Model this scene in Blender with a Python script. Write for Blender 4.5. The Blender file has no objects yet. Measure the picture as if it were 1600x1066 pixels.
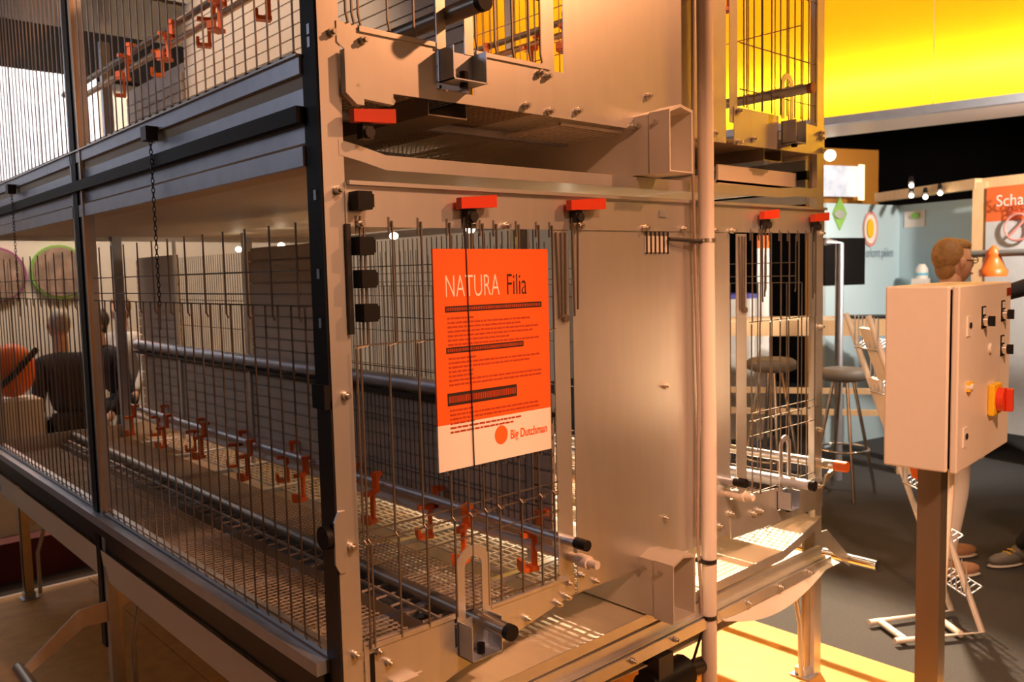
import bpy, bmesh, math, random
from mathutils import Vector, Matrix
random.seed(4)
U = 0.9                                   # measured units -> metres
C = bpy.context.scene.collection
# ------------------------------------------------------------------ camera
F, CX, CY = 1308.385, 800.0, 533.0        # focal length in pixels of the 1600x1066 frame
RM = Matrix(((0.74224, 0.07113, -0.666348), (-0.669727, 0.044091, -0.741297), (-0.023349, 0.996492, 0.080364)))
POS = Vector((-1.0231, -1.7999, 1.66))
cam = bpy.data.cameras.new('camera'); camo = bpy.data.objects.new('camera', cam); C.objects.link(camo)
cam.sensor_width = 36; cam.lens = F * 36 / 1600; cam.clip_start = .05; cam.clip_end = 100
camo.matrix_world = Matrix.Translation(POS * U) @ RM.to_4x4()
cam.dof.use_dof = True; cam.dof.focus_distance = 2.5 * U; cam.dof.aperture_fstop = 4.5
bpy.context.scene.camera = camo
# ------------------------------------------------------------------ world, lights, exposure
sc = bpy.context.scene
sc.view_settings.view_transform = 'Standard'; sc.view_settings.look = 'None'
sc.view_settings.gamma = 1; sc.view_settings.use_curve_mapping = False
sc.view_settings.exposure = 0.0
w = bpy.data.worlds.new('hall'); sc.world = w; w.use_nodes = True
w.node_tree.nodes['Background'].inputs[0].default_value = (1, .72, .5, 1)
w.node_tree.nodes['Background'].inputs[1].default_value = .02
WARM = (1, .40, .165)
def spot(name, loc, to, power, angle=60, col=WARM, r=.08, blend=.5):
    l = bpy.data.lights.new(name, 'SPOT'); l.energy = power; l.color = col; l.spot_size = math.radians(angle)
    l.spot_blend = blend; l.shadow_soft_size = r
    o = bpy.data.objects.new(name, l); C.objects.link(o); o.location = Vector(loc) * U
    o.rotation_euler = (Vector(to) - Vector(loc)).to_track_quat('-Z', 'Y').to_euler(); return o
def area(name, loc, to, power, sx, sy, col=WARM):
    l = bpy.data.lights.new(name, 'AREA'); l.energy = power; l.color = col; l.shape = 'RECTANGLE'; l.size = sx * U; l.size_y = sy * U
    o = bpy.data.objects.new(name, l); C.objects.link(o); o.location = Vector(loc) * U
    o.rotation_euler = (Vector(to) - Vector(loc)).to_track_quat('-Z', 'Y').to_euler(); return o
spot('unseen_spot', (3.6, -3.2, 4.6), (1.1, 0, 2.45), 430, 37)
spot('unseen_spot', (0.6, -4.2, 4.8), (-.05, 0, 1.0), 760, 22, (1, .5, .28), blend=.8)  # unseen narrow spot, aimed to lift the near post
spot('unseen_spot', (5.2, 2.6, 4.6), (2.0, .4, 0), 4400, 36, (1, .72, .46))
spot('unseen_spot', (3.8, 5.2, 4.7), (1.6, 1.6, 1.0), 300, 70)
spot('unseen_spot', (1.0, 6.6, 4.7), (1.0, 2.5, 1.2), 130, 70)
spot('unseen_spot', (6.08, -.78, 2.8), (7.5, 2.1, 1.5), 420, 95, (1, .86, .72))  # unseen spot added to brighten the booth walls
spot('unseen_spot', (.05, -3.0, 3.7), (1.25, -.1, 1.2), 240, 34, (1, .47, .26), blend=.7)  # unseen spot added to brighten the white ducts
spot('unseen_spot', (-.8, -3.6, 4.2), (1.95, -.7, 1.3), 760, 24, (1, .52, .31))  # unseen spot added to brighten the control cabinet
spot('unseen_spot', (3.6, -1.6, 4.4), (4.3, .2, 0), 230, 70, (1, .66, .42))
area('hall_fill', (-5.5, 5.5, 4.5), (0, 2.5, 1.5), 34, 3, 2, (.86, .86, 1))
area('hall_fill', (1.2, -6.5, 2.6), (1.2, 0, 1.5), 42, 3, 1.2)  # added front fill, no fixture, standing for ambient light
spot('unseen_spot', (-1.3, 2.2, 4.9), (.8, 2.0, 2.8), 330, 42, (1, .68, .45))
area('hall_fill', (1.5, 7.0, 4.6), (1.5, 8.4, 1.5), 130, 4, .6, (1, .78, .6))

def front(p, y=0): return plane(p, 1, y)
def plane(p, ax, v):
    d = RM @ Vector(((p[0]-CX)/F, -(p[1]-CY)/F, -1)); t = (v - POS[ax]) / d[ax]; return POS + d * t
def at(p, dep): return POS + RM @ Vector(((p[0]-CX)/F, -(p[1]-CY)/F, -1)) * dep
# ------------------------------------------------------------------ materials
MATS = {}
def mat(name, col, rough=.5, metal=0, var=.12, scale=12, bump=0, stretch=(1, 1, 1), emit=None, es=1, spec=.5):
    if name in MATS: return MATS[name]
    m = bpy.data.materials.new(name); m.use_nodes = True; nt = m.node_tree; b = nt.nodes['Principled BSDF']
    b.inputs['Roughness'].default_value = rough; b.inputs['Metallic'].default_value = metal
    b.inputs['Specular IOR Level'].default_value = spec
    tc = nt.nodes.new('ShaderNodeTexCoord'); mp = nt.nodes.new('ShaderNodeMapping'); mp.inputs['Scale'].default_value = stretch
    nt.links.new(tc.outputs['Object'], mp.inputs[0])
    n = nt.nodes.new('ShaderNodeTexNoise'); n.inputs['Scale'].default_value = scale; n.inputs['Detail'].default_value = 4
    nt.links.new(mp.outputs[0], n.inputs['Vector'])
    r = nt.nodes.new('ShaderNodeMix'); r.data_type = 'RGBA'
    r.inputs[6].default_value = (*[c * (1 - var) for c in col], 1); r.inputs[7].default_value = (*[min(1, c * (1 + var)) for c in col], 1)
    nt.links.new(n.outputs['Fac'], r.inputs[0]); nt.links.new(r.outputs[2], b.inputs['Base Color'])
    if bump:
        bp = nt.nodes.new('ShaderNodeBump'); bp.inputs['Strength'].default_value = bump; bp.inputs['Distance'].default_value = .01
        nt.links.new(n.outputs['Fac'], bp.inputs['Height']); nt.links.new(bp.outputs[0], b.inputs['Normal'])
    if emit: b.inputs['Emission Color'].default_value = (*emit, 1); b.inputs['Emission Strength'].default_value = es
    MATS[name] = m; return m
GALV = mat('galvanised_sheet', (.70, .68, .66), .36, .74, .06, 30, .02, (1, 1, .15))
RAIL = mat('galvanised_rail', (.55, .59, .68), .42, .8, .15, 18, .03)
WIRE = mat('galvanised_wire', (.26, .22, .19), .4, .8, .1, 20)
DARKM = mat('dark_steel', (.05, .045, .045), .4, .6, .2, 20)
BLACKP = mat('black_plastic', (.012, .011, .012), .5, 0, .2, 20, spec=.2)
ORANGEP = mat('orange_plastic', (.85, .16, .02), .4, 0, .08, 10)
REDP = mat('red_plastic', (.75, .06, .02), .35, 0, .08, 10)
WHITEP = mat('white_plastic', (.82, .76, .68), .35, 0, .05, 8)
BELT = mat('cream_belt', (.74, .63, .46), .5, 0, .08, 6, .03, (6, .3, 1))
PINKPIPE = mat('white_pvc', (.84, .74, .66), .35, 0, .04, 8)
PANELW = mat('grey_board', (.64, .55, .46), .45, .1, .08, 8)
CREAMB = mat('cream_board', (.80, .74, .68), .45, 0, .06, 8)
GRATE = mat('white_grate', (.75, .70, .63), .4, 0, .1, 20)
CHROME = mat('chrome', (.85, .84, .82), .12, 1, .03, 10)
BOLT = mat('zinc_bolt', (.7, .66, .6), .3, .9, .1, 30)
OSB = mat('platform_board', (.62, .32, .07), .55, 0, .28, 14, .05)
TRIM = mat('platform_trim', (.8, .38, .08), .5, 0, .1, 10)
CARPET = mat('charcoal_carpet', (.05, .05, .052), .95, 0, .35, 160, .3)
CABW = mat('cabinet_paint', (.80, .72, .62), .4, 0, .03, 40, .03)
SIGNO = mat('sign_orange', (.95, .13, .015), .45, 0, .02, 5)
SIGNW = mat('sign_white', (.88, .80, .74), .45, 0, .02, 5)
INK = mat('dark_ink', (.03, .015, .012), .5, 0, .05, 10)
INKO = mat('orange_ink', (.85, .15, .02), .5, 0, .05, 10)
INKR = mat('text_brown', (.42, .05, .012), .5, 0, .05, 10)
WOOD = mat('pale_wood', (.72, .48, .26), .45, 0, .12, 6, .02, (1, 8, 1))
BLUEW = mat('pale_blue_wall', (.50, .66, .74), .6, 0, .03, 3)
HALLW = mat('cream_wall', (.78, .72, .62), .7, 0, .05, 3)
BLACKH = mat('black_drape', (.008, .007, .007), .9, 0, .3, 5, spec=.05)
BROWN = mat('orange_brown_panel', (.55, .22, .03), .5, 0, .1, 3)
SKIN = mat('skin', (.72, .42, .30), .5, 0, .06, 14)
NAVY = mat('navy_cloth', (.02, .022, .035), .85, 0, .3, 25, .1)
JEANS = mat('dark_denim', (.03, .035, .05), .85, 0, .3, 30, .1)
DKCOAT = mat('dark_coat', (.03, .024, .03), .9, 0, .3, 25, .1)
WHITEC = mat('white_cloth', (.75, .68, .62), .8, 0, .06, 20, .05)
HAIRB = mat('blond_brown_hair', (.36, .20, .08), .6, 0, .45, 60, .3)
HAIRD = mat('dark_hair', (.05, .035, .03), .6, 0, .3, 60, .3)
HAIRG = mat('grey_hair', (.45, .40, .36), .6, 0, .3, 60, .3)
TAN = mat('tan_leather', (.5, .28, .16), .55, 0, .15, 20)
GREYS = mat('grey_seat', (.2, .19, .18), .5, 0, .1, 10)
YEL = mat('yellow_plastic', (.9, .55, .02), .4, 0, .05, 10)
GREEN = mat('green_print', (.25, .5, .1), .5, 0, .1, 10)
PURPLE = mat('purple_print', (.35, .1, .25), .5, 0, .1, 10)
BULB = mat('lamp_glow', (1, .9, .75), .5, 0, 0, 5, emit=(1, .85, .62), es=14)
PHOTO = mat('photo_print', (.35, .25, .2), .5, 0, .9, 9)
COOLS = mat('banner_glow', (.8, .85, 1), .6, 0, .1, 2, emit=(.72, .82, 1), es=.75)  # cool light on the hall banner, put in as emission
SCREEN = mat('lit_display', (.7, .75, .9), .4, 0, .9, 14, emit=(.75, .82, 1), es=.55)
def fabric():
    m = bpy.data.materials.new('backlit_yellow_fabric'); m.use_nodes = True; nt = m.node_tree
    for n in list(nt.nodes):
        if n.type == 'BSDF_PRINCIPLED': nt.nodes.remove(n)
    out = [n for n in nt.nodes if n.type == 'OUTPUT_MATERIAL'][0]
    t = nt.nodes.new('ShaderNodeBsdfTranslucent'); d = nt.nodes.new('ShaderNodeBsdfDiffuse'); a = nt.nodes.new('ShaderNodeAddShader')
    t.inputs[0].default_value = (1, .52, .012, 1); d.inputs[0].default_value = (.25, .13, .01, 1)
    tc = nt.nodes.new('ShaderNodeTexCoord'); wv = nt.nodes.new('ShaderNodeTexNoise'); wv.inputs['Scale'].default_value = 3
    mx = nt.nodes.new('ShaderNodeMix'); mx.data_type = 'RGBA'; mx.inputs[6].default_value = (1, .50, .012, 1); mx.inputs[7].default_value = (1, .53, .016, 1)
    nt.links.new(tc.outputs['Object'], wv.inputs['Vector']); nt.links.new(wv.outputs['Fac'], mx.inputs[0]); nt.links.new(mx.outputs[2], t.inputs[0])
    nt.links.new(t.outputs[0], a.inputs[0]); nt.links.new(d.outputs[0], a.inputs[1]); nt.links.new(a.outputs[0], out.inputs[0]); return m
FABRIC = fabric()
# ------------------------------------------------------------------ mesh builder
def frame(d):
    d = d.normalized(); a = Vector((0, 0, 1)) if abs(d.z) < .9 else Vector((1, 0, 0))
    x = d.cross(a).normalized(); return x, d.cross(x).normalized()
class MB:
    def __init__(s): s.v = []; s.f = []; s.sm = []
    def add(s, vs, fs, smooth=False):
        o = len(s.v); s.v += [Vector(v) for v in vs]; s.f += [tuple(i + o for i in f) for f in fs]; s.sm += [smooth] * len(fs); return s
    def box(s, x0, x1, y0, y1, z0, z1):
        return s.add([(x, y, z) for z in (z0, z1) for y in (y0, y1) for x in (x0, x1)],
                     [(0, 2, 3, 1), (4, 5, 7, 6), (0, 1, 5, 4), (2, 6, 7, 3), (0, 4, 6, 2), (1, 3, 7, 5)])
    def tube(s, pts, r, n=8, caps=True):
        pts = [Vector(p) for p in pts]; k = len(pts); rs = r if isinstance(r, (list, tuple)) else [r] * k
        vs = []; fs = []; px = None
        for i, p in enumerate(pts):
            d = (pts[min(i+1, k-1)] - pts[max(i-1, 0)])
            if px is None: x, y = frame(d)
            else:
                dn = d.normalized(); x = (px - dn * px.dot(dn)).normalized(); y = dn.cross(x)
            px = x
            for j in range(n):
                a = 2*math.pi*(j+.5)/n; vs.append(p + (x*math.cos(a) + y*math.sin(a)) * rs[i])
        for i in range(k-1):
            for j in range(n): fs.append((i*n+j, i*n+(j+1) % n, (i+1)*n+(j+1) % n, (i+1)*n+j))
        s.add(vs, fs, n > 5)
        if caps: s.add(vs[:n], [tuple(range(n-1, -1, -1))]); s.add(vs[-n:], [tuple(range(n))])
        return s
    def wire(s, a, b, r=.0024): return s.tube([a, b], r, 4, False)
    def prism(s, poly, ax, a, b):
        # poly in the two other axes, counter order kept
        def P(u, v, t): return {0: (t, u, v), 1: (u, t, v), 2: (u, v, t)}[ax]
        n = len(poly); vs = [P(u, v, a) for u, v in poly] + [P(u, v, b) for u, v in poly]
        return s.add(vs, [tuple(range(n)), tuple(range(2*n-1, n-1, -1))] + [(i, i+n, (i+1) % n + n, (i+1) % n) for i in range(n)])
    def strip(s, prof, ax, a, b, th=.003):
        # open profile extruded along ax with thickness downward
        up = [(u, v) for u, v in prof]; dn = [(u, v - th) for u, v in reversed(prof)]
        n = len(up)
        for i in range(n-1):
            s.prism([up[i], up[i+1], (up[i+1][0], up[i+1][1]-th), (up[i][0], up[i][1]-th)], ax, a, b)
        return s
    def ball(s, c, r, nu=12, nv=8, sc=(1, 1, 1), rot=None):
        vs = []; fs = []
        for i in range(nv+1):
            t = math.pi*i/nv
            for j in range(nu):
                a = 2*math.pi*j/nu; q = Vector((math.sin(t)*math.cos(a)*sc[0], math.sin(t)*math.sin(a)*sc[1], math.cos(t)*sc[2])) * r
                if rot: q = rot @ q
                vs.append(Vector(c) + q)
        for i in range(nv):
            for j in range(nu): fs.append((i*nu+j, (i+1)*nu+j, (i+1)*nu+(j+1) % nu, i*nu+(j+1) % nu))
        return s.add(vs, fs, True)
    def mesh(s, name, org):
        me = bpy.data.meshes.new(name); me.from_pydata([(v - org) * U for v in s.v], [], s.f)
        for p, q in zip(me.polygons, s.sm): p.use_smooth = q
        bm = bmesh.new(); bm.from_mesh(me); bmesh.ops.recalc_face_normals(bm, faces=bm.faces); bm.to_mesh(me); bm.free()
        return me
    def build(s, name, m, parent=None, org=None, label=None, cat=None, group=None, kind=None):
        if parent is not None: org = Vector(parent['_o'])
        elif org is None:
            lo = Vector([min(v[i] for v in s.v) for i in range(3)]); hi = Vector([max(v[i] for v in s.v) for i in range(3)])
            org = Vector(((lo.x+hi.x)/2, (lo.y+hi.y)/2, lo.z))
        me = s.mesh(name, Vector(org)); me.materials.append(m)
        o = bpy.data.objects.new(name, me); C.objects.link(o); o['_o'] = tuple(org)
        if parent is not None: o.parent = parent
        else: o.location = Vector(org) * U
        tag(o, label, cat, group, kind); return o
def tag(o, label=None, cat=None, group=None, kind=None):
    for k, v in (('label', label), ('category', cat), ('group', group), ('kind', kind)):
        if v: o[k] = v
def thing(name, org, label, cat, group=None):
    o = bpy.data.objects.new(name, None); C.objects.link(o); o.location = Vector(org) * U; o['_o'] = tuple(org); o.empty_display_size = .1
    tag(o, label, cat, group); return o
def inst(name, me, parent, pos, rot=None):
    o = bpy.data.objects.new(name, me); C.objects.link(o); o.parent = parent; o['_o'] = parent['_o']
    o.location = (Vector(pos) - Vector(parent['_o'])) * U
    if rot: o.rotation_euler = rot
    return o
def proto(mb, name, m):
    me = mb.mesh(name, Vector((0, 0, 0))); me.materials.append(m); return me
def text(name, body, m, parent, origin, size, ux=(1, 0, 0), uz=(0, 0, 1), sx=1, label=None, thick=0.0):
    cu = bpy.data.curves.new(name, 'FONT'); cu.body = body; cu.size = size; cu.offset = thick; cu.extrude = .0006
    t = bpy.data.objects.new(name, cu); C.objects.link(t); dg = bpy.context.evaluated_depsgraph_get()
    me = bpy.data.meshes.new_from_object(t.evaluated_get(dg)); C.objects.unlink(t); bpy.data.objects.remove(t)
    ux = Vector(ux).normalized(); uz = Vector(uz).normalized(); n = ux.cross(uz); o0 = Vector(origin) - Vector(parent['_o'])
    for v in me.vertices: v.co = (o0 + ux*(v.co.x*sx) + uz*v.co.y + n*v.co.z) * U
    me.materials.clear(); me.materials.append(m)
    o = bpy.data.objects.new(name, me); C.objects.link(o); o.parent = parent; o['_o'] = parent['_o']; tag(o, label); return o

# ------------------------------------------------------------------ setting
ZP, ZF = -.16, -.24                       # platform top, carpet
MB().box(-6, 14, -6, 14, ZF-.1, ZF).build('floor', CARPET, kind='structure', label='charcoal hall carpet', cat='floor')
MB().box(-3, 14, 8.6, 8.7, ZF, 7).build('wall_back', HALLW, kind='structure', label='cream hall wall behind the round pictures', cat='wall')
MB().box(-3, 14, 8.4, 8.58, 3.95, 4.75).build('trim_1', BLACKH, kind='structure', label='black drape band over the bright banner', cat='drape')
MB().box(11.5, 11.6, -6, 8.5, ZF, 7).build('wall_right', BLACKH, kind='structure', label='black hall drape behind the pale blue booth', cat='wall')
pl = thing('stage_platform', (1.2, 1.2, ZF), 'wooden display platform carrying the cage, with orange edge', 'platform')
for i, (y0, y1) in enumerate(((-2.6, -.55), (-.545, 1.5), (1.505, 3.75))):
    for x0, x1 in ((-1.9, .38), (.385, 2.66)): MB().box(x0, x1, y0, y1, ZF, ZP).build('board', OSB, pl)
MB().box(2.66, 2.69, -2.6, 3.78, ZF, ZP).build('edge_trim', TRIM, pl, label='orange edge strip')
MB().box(-1.9, 2.66, 3.75, 3.78, ZF, ZP).build('edge_trim', WHITEP, pl, label='pale edge strip')
MB().box(-4, 5, 4.25, 4.4, ZF, .02).build('plinth', mat('dark_red_plinth', (.12, .012, .01), .7), label='low dark red plinth behind the platform', cat='plinth')
# yellow lightbox, two sides meeting in a far corner
def lightbox(a, b, z0, z1, nrm, label):
    a = Vector((*a, 0)); b = Vector((*b, 0)); n = Vector((*nrm, 0)).normalized(); d = (b-a).normalized()
    t = thing('light_box', ((a.x+b.x)/2, (a.y+b.y)/2, z0), label, 'light box')
    def slab(p, q, o0, o1, za, zb):
        v = [p+n*o0, q+n*o0, q+n*o1, p+n*o1]
        return MB().add([(x.x, x.y, za) for x in v] + [(x.x, x.y, zb) for x in v], [(0, 1, 2, 3), (7, 6, 5, 4), (0, 4, 5, 1), (1, 5, 6, 2), (2, 6, 7, 3), (3, 7, 4, 0)])
    L = (b-a).length; k = max(2, int(L/2.2))
    for i in range(k):
        p = a + d*(L*i/k+.004); q = a + d*(L*(i+1)/k-.004)
        MB().add([(p.x, p.y, z0), (q.x, q.y, z0), (q.x, q.y, z1), (p.x, p.y, z1)], [(0, 1, 2, 3)]).build('fabric_panel', FABRIC, t)
    slab(a, b, -.03, .05, z0-.07, z0).build('bottom_rail', RAIL, t)
    slab(a, b, -.72, -.7, z0-.07, z1).build('back_panel', SIGNW, t); slab(a, b, -.7, 0, z1, z1+.02).build('top_panel', SIGNW, t)
    slab(a, b, -.7, -.03, z0-.07, z0-.05).build('bottom_panel', SIGNW, t)
    m = (a+b)/2 - n*.22
    l = area('light_box_tubes', (m.x, m.y, z0+.12), (m.x+n.x*.6, m.y+n.y*.6, z0+.75), 5*L, L*.96, .12, (1, .93, .7))
    m = (a+b)/2 - n*.1
    area('light_box_tubes', (m.x, m.y, z0+.27), (m.x+n.x, m.y+n.y, z0+.27), 3.2*L, L*.97, .04, (1, .95, .75))
    m = (a+b)/2 - n*.45
    area('light_box_tubes', (m.x, m.y, z1-.1), (m.x+n.x*.2, m.y+n.y*.2, z0+.6), 3*L, L*.96, .3, (1, .9, .6))
lightbox((2.55, 6.3), (5.6, 6.3), 3.02, 5.2, (0, -1), 'long backlit yellow fabric fascia hanging behind the cage')
lightbox((5.6, 6.2), (7.6, -3.8), 3.02, 5.2, (-1, -.2), 'backlit yellow fabric fascia over the black drape and booth')

# ------------------------------------------------------------------ aviary
W, LN = 2.41, 4.05
av = thing('aviary_cage', (1.2, 2.0, ZP), 'large two-tier galvanised poultry aviary with wire fronts and belts', 'cage')
bolt_me = proto(MB().tube([(0, 0, 0), (0, -.012, 0)], .011, 6).tube([(0, -.012, 0), (0, -.022, 0)], .006, 8), 'bolt', BOLT)
def bolt(x, z, y=-.004): inst('bolt', bolt_me, av, (x, y, z))
# posts
def post(x0, x1, y0, y1, z0, z1, name='corner_post'):
    s = 1 if x0 < 1 else -1; xo = x0 if s > 0 else x1
    m = MB().box(x0, x1, y0-.003, y0, z0, z1).box(min(xo, xo+s*.004), max(xo, xo+s*.004), y0, y1, z0, z1)
    m.box(min(x0 if s < 0 else x1-.004, 9), (x0 if s < 0 else x1-.004)+.004, y0, y0+.018, z0, z1)
    return m.build(name, GALV, av)
p = post(0, .058, 0, .07, ZP, 3.4)
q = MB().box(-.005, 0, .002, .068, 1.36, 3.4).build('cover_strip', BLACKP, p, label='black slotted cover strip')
hole = proto(MB().box(-.0065, -.005, -.006, .006, -.012, .012), 'slot_hole', RAIL)
for z in (2.22, 2.25, 1.86, 1.67, 1.55): inst('slot_hole', hole, p, (0, .03, z))
MB().box(-.004, .0, .0, .068, ZP, 1.36).build('side_flange', DARKM, p)  # shade on the post's left face, put in as a dark metal
MB().prism([(-.012, .955), (-.012, 1.06), (.0, 1.085), (.02, 1.085), (.02, .93), (0, .93)], 1, -.009, -.003).build('latch_plate', GALV, p)
MB().tube([(-.03, .02, 1.02), (.0, .02, 1.02)], .03, 12).build('latch_knob', BLACKP, p)
MB().box(-.02, .0, .0, .06, 1.34, 1.4).build('strip_clamp', BLACKP, p)
for z in (.71, .99, 1.37, 1.87, 2.24): bolt(.035, z)
post(2.352, 2.41, 0, .06, ZP, 3.4)
for z in (.7, .95, 1.4, 1.8, 2.2): bolt(2.38, z)
for y in (1.93, LN-.06):
    for s, x in ((0, 0), (1, W)):
        xs = (-.006, .035) if s == 0 else (x-.035, x+.006)
        pp = MB().box(*xs, y, y+.05, ZP if y < 3 else .42, 3.4).build('side_post', GALV if s else RAIL, av)
        if s == 0:
            MB().box(-.014, -.006, y+.045, y+.10, .1 if y < 3 else .6, 3.4).build('cover_strip', BLACKP, pp)
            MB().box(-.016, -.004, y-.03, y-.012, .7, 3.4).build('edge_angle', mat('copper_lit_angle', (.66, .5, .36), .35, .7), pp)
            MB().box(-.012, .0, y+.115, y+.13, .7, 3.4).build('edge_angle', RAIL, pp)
MB().box(.72, .78, LN-.04, LN, .5, 3.2).build('end_post', RAIL, av); MB().box(1.62, 1.68, LN-.04, LN, .5, 3.2).build('end_post', RAIL, av)
# front sheets
def sheet(name, poly, y0=-.003, y1=0, m=GALV, par=av, label=None): return MB().prism(poly, 1, y0, y1).build(name, m, par, label=label)
zt, zb = 2.267, 2.122
pA = sheet('front_plate', [(.05, zt+.005), (.05, zb+.10), (.128, zb+.045), (.128, zb-.004), (.768, zb), (.768, zt), (.475, zt), (.475, zt-.12), (.345, zt-.12), (.345, zt)], -.006, -.003)
MB().box(.11, .34, -.012, 0, zt-.012, zt).box(.48, .765, -.012, 0, zt-.012, zt).build('folded_lip', GALV, pA)
MB().prism([(.055, 2.20), (.055, 2.10), (.085, 2.075), (.105, 2.075), (.105, 2.09), (.19, 2.085), (.19, 2.13), (.12, 2.165), (.09, 2.2)], 1, -.03, -.008).build('corner_bracket', GALV, av)
for x, z in ((.09, 2.12), (.19, 2.095), (.12, 2.235), (.72, 2.24), (.75, 2.235), (.755, 2.135), (.66, 2.14)): bolt(x, z, -.008)
pB = sheet('front_plate', [(1.727, zt-.006), (1.727, zb), (2.376, zb+.01), (2.41, zb+.03), (2.41, zt-.025), (2.15, zt-.01), (2.15, zt-.1), (2.04, zt-.1), (2.04, zt-.008)], -.006, -.003)
for x, z in ((1.75, 2.245), (1.75, 2.13), (1.85, 2.15), (2.37, 2.22), (2.38, 2.15)): bolt(x, z, -.008)
sheet('centre_panel', [(.768, zb), (1.68, zb), (1.68, 3.4), (.828, 3.4), (.828, 2.257), (.787, 2.257), (.787, 3.4), (.733, 3.4), (.733, zt), (.768, zt)], -.003, 0, label='upper brushed metal sheet')
for x, z in ((.88, 2.15), (1.22, 2.235), (1.14, 2.13), (1.6, 2.15)): bolt(x, z)
sheet('upright_strip', [(1.703, 2.2), (1.754, 2.2), (1.754, 3.4), (1.703, 3.4)])
bm_ = sheet('tier_beam', [(.055, 1.783), (2.41, 1.80), (2.41, 1.905), (.055, 1.89)], -.008, -.004)
MB().prism([(.06, 1.884), (2.41, 1.899), (2.41, 1.909), (.06, 1.894)], 1, -.022, .03).build('folded_lip', GALV, bm_)
for x, z in ((.035, 1.87), (.09, 1.79), (.45, 1.795), (.57, 1.795), (.875, 1.80), (1.19, 1.80), (1.4, 1.80), (1.58, 1.80), (1.7, 1.80)): bolt(x, z, -.01)
MB().box(1.27, 1.31, -.014, -.008, 1.84, 1.862).build('slot_clip', RAIL, bm_)
cp = sheet('centre_panel', [(.848, .645), (1.70, .64), (1.70, 1.80), (.848, 1.80)], -.003, 0, label='lower brushed metal sheet')
for x, z in ((1.30, 1.258), (1.295, .79), (.93, .66), (.86, .70), (1.62, .69), (1.70, .72)): bolt(x, z)
gr = MB().box(1.2, 1.33, -.006, -.004, 1.72, 1.775).build('vent_opening', WHITEP, cp)
for i in range(6): MB().box(1.203+i*.023, 1.209+i*.023, -.009, -.006, 1.715, 1.79).build('vent_bar', DARKM, gr)
MB().tube([(1.31, -.02, 1.765), (1.5, -.05, 1.755)], .007, 8).build('conduit_stay', DARKM, av)
sheet('upright_strip', [(.765, .70), (.831, .70), (.831, 1.79), (.765, 1.79)], -.004, -.001)
sheet('upright_strip', [(1.743, .76), (1.813, .76), (1.813, 1.79), (1.743, 1.79)], -.004, -.001)
for x, zz in ((.785, 1.52), (1.765, 1.5)):
    MB().wire((x, -.008, zz), (x-.01, -.008, 1.78), .0035).wire((x+.012, -.008, zz), (x+.012, -.008, 1.78), .0035).wire((x+.026, -.008, zz), (x+.03, -.008, 1.78), .0035).tube([(x+.02, -.004, zz), (x+.02, -.02, zz)], .012, 8).build('hanger_rods', WIRE, av)
lp = sheet('front_plate', [(.06, .735), (.06, .47), (.16, .50), (.34, .55), (.83, .65), (.83, .705), (.475, .712), (.475, .625), (.35, .625), (.35, .718)], -.007, -.003)
MB().box(.075, .35, -.013, 0, .712, .724).box(.48, .80, -.013, 0, .702, .712).build('folded_lip', GALV, lp)
MB().box(.14, .21, -.03, -.007, .575, .605).box(.12, .235, -.011, -.007, .51, .60).build('corner_clip', GALV, lp)
MB().box(.075, .088, -.009, -.007, .53, .70).build('slot', BLACKP, lp)
for x, z in ((.10, .70), (.13, .66), (.80, .69), (.79, .65), (.62, .63), (.75, .64), (.13, .52), (.24, .53)): bolt(x, z, -.008)
sheet('front_plate', [(1.70, .62), (2.41, .60), (2.41, .735), (2.16, .75), (2.16, .66), (2.04, .66), (2.04, .756), (1.75, .775), (1.70, .775)], -.007, -.003)
for x, z in ((1.9, .69), (1.85, .69), (2.37, .70)): bolt(x, z, -.008)
# perches, hooks and brackets
def hook(x0, x1, z0, ztop, w=.03, y=-.014):
    c = (x0+x1)/2; R_ = (x1-x0)/2; r_ = R_-w; pts = []
    out = [(x0, z0)] + [(c-R_*math.cos(a), ztop-R_+R_*math.sin(a)) for a in [math.pi*i/10 for i in range(11)]] + [(x1, z0)]
    inn = [(x1-w, z0)] + [(c+r_*math.cos(a), ztop-R_+r_*math.sin(a)) for a in [math.pi*i/10 for i in range(11)]] + [(x0+w, z0)]
    m = MB(); n = len(out); inn = inn[::-1]
    for i in range(n-1): m.prism([out[i], out[i+1], inn[i+1], inn[i]], 1, y, y+.004)
    m.build('perch_hook', GALV, av)
def holder(x0, x1, z0, z1):
    h = MB().box(x0, x0+.003, -.07, -.004, z0, z1).box(x1-.003, x1, -.07, -.004, z0, z1).box(x0, x1, -.07, -.004, z0, z0+.003).box(x0, x1, -.012, -.008, z0, z1)
    h.build('perch_bracket', RAIL, av)
    MB().tube([((x0+x1)/2, -.04, z0-.012), ((x0+x1)/2, -.04, z0+.03)], .012, 8).build('bracket_screw', BLACKP, av)
def perch(x, z, y0, r=.021, cap=DARKM, m=None):
    o = MB().tube([(x, y0, z), (x, LN, z)], r, 14).build('perch_tube', m or RAIL, av)
    MB().tube([(x, y0-.008, z), (x, y0+.012, z)], r+.0015, 14).build('end_cap', cap, o)
TUBE = mat('perch_steel', (.30, .27, .24), .35, .8, .1, 10)
hook(.355, .477, .70, .905); holder(.36, .47, .60, .70); perch(.43, .69, -.15, .021, BLACKP, TUBE)
hook(.343, .467, 2.25, 2.72); holder(.352, .466, 2.165, 2.25); perch(.39, 2.345, -.15, .023, BLACKP, TUBE)
hook(2.05, 2.14, 2.25, 2.43, .022); holder(2.06, 2.14, 2.15, 2.24); perch(2.05, 2.345, -.14, .019, mat('rust_cap', (.35, .14, .06), .5))
hook(2.04, 2.13, .74, .97, .025); holder(2.03, 2.1, .67, .745); perch(2.06, .785, -.15, .02, BLACKP)
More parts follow.
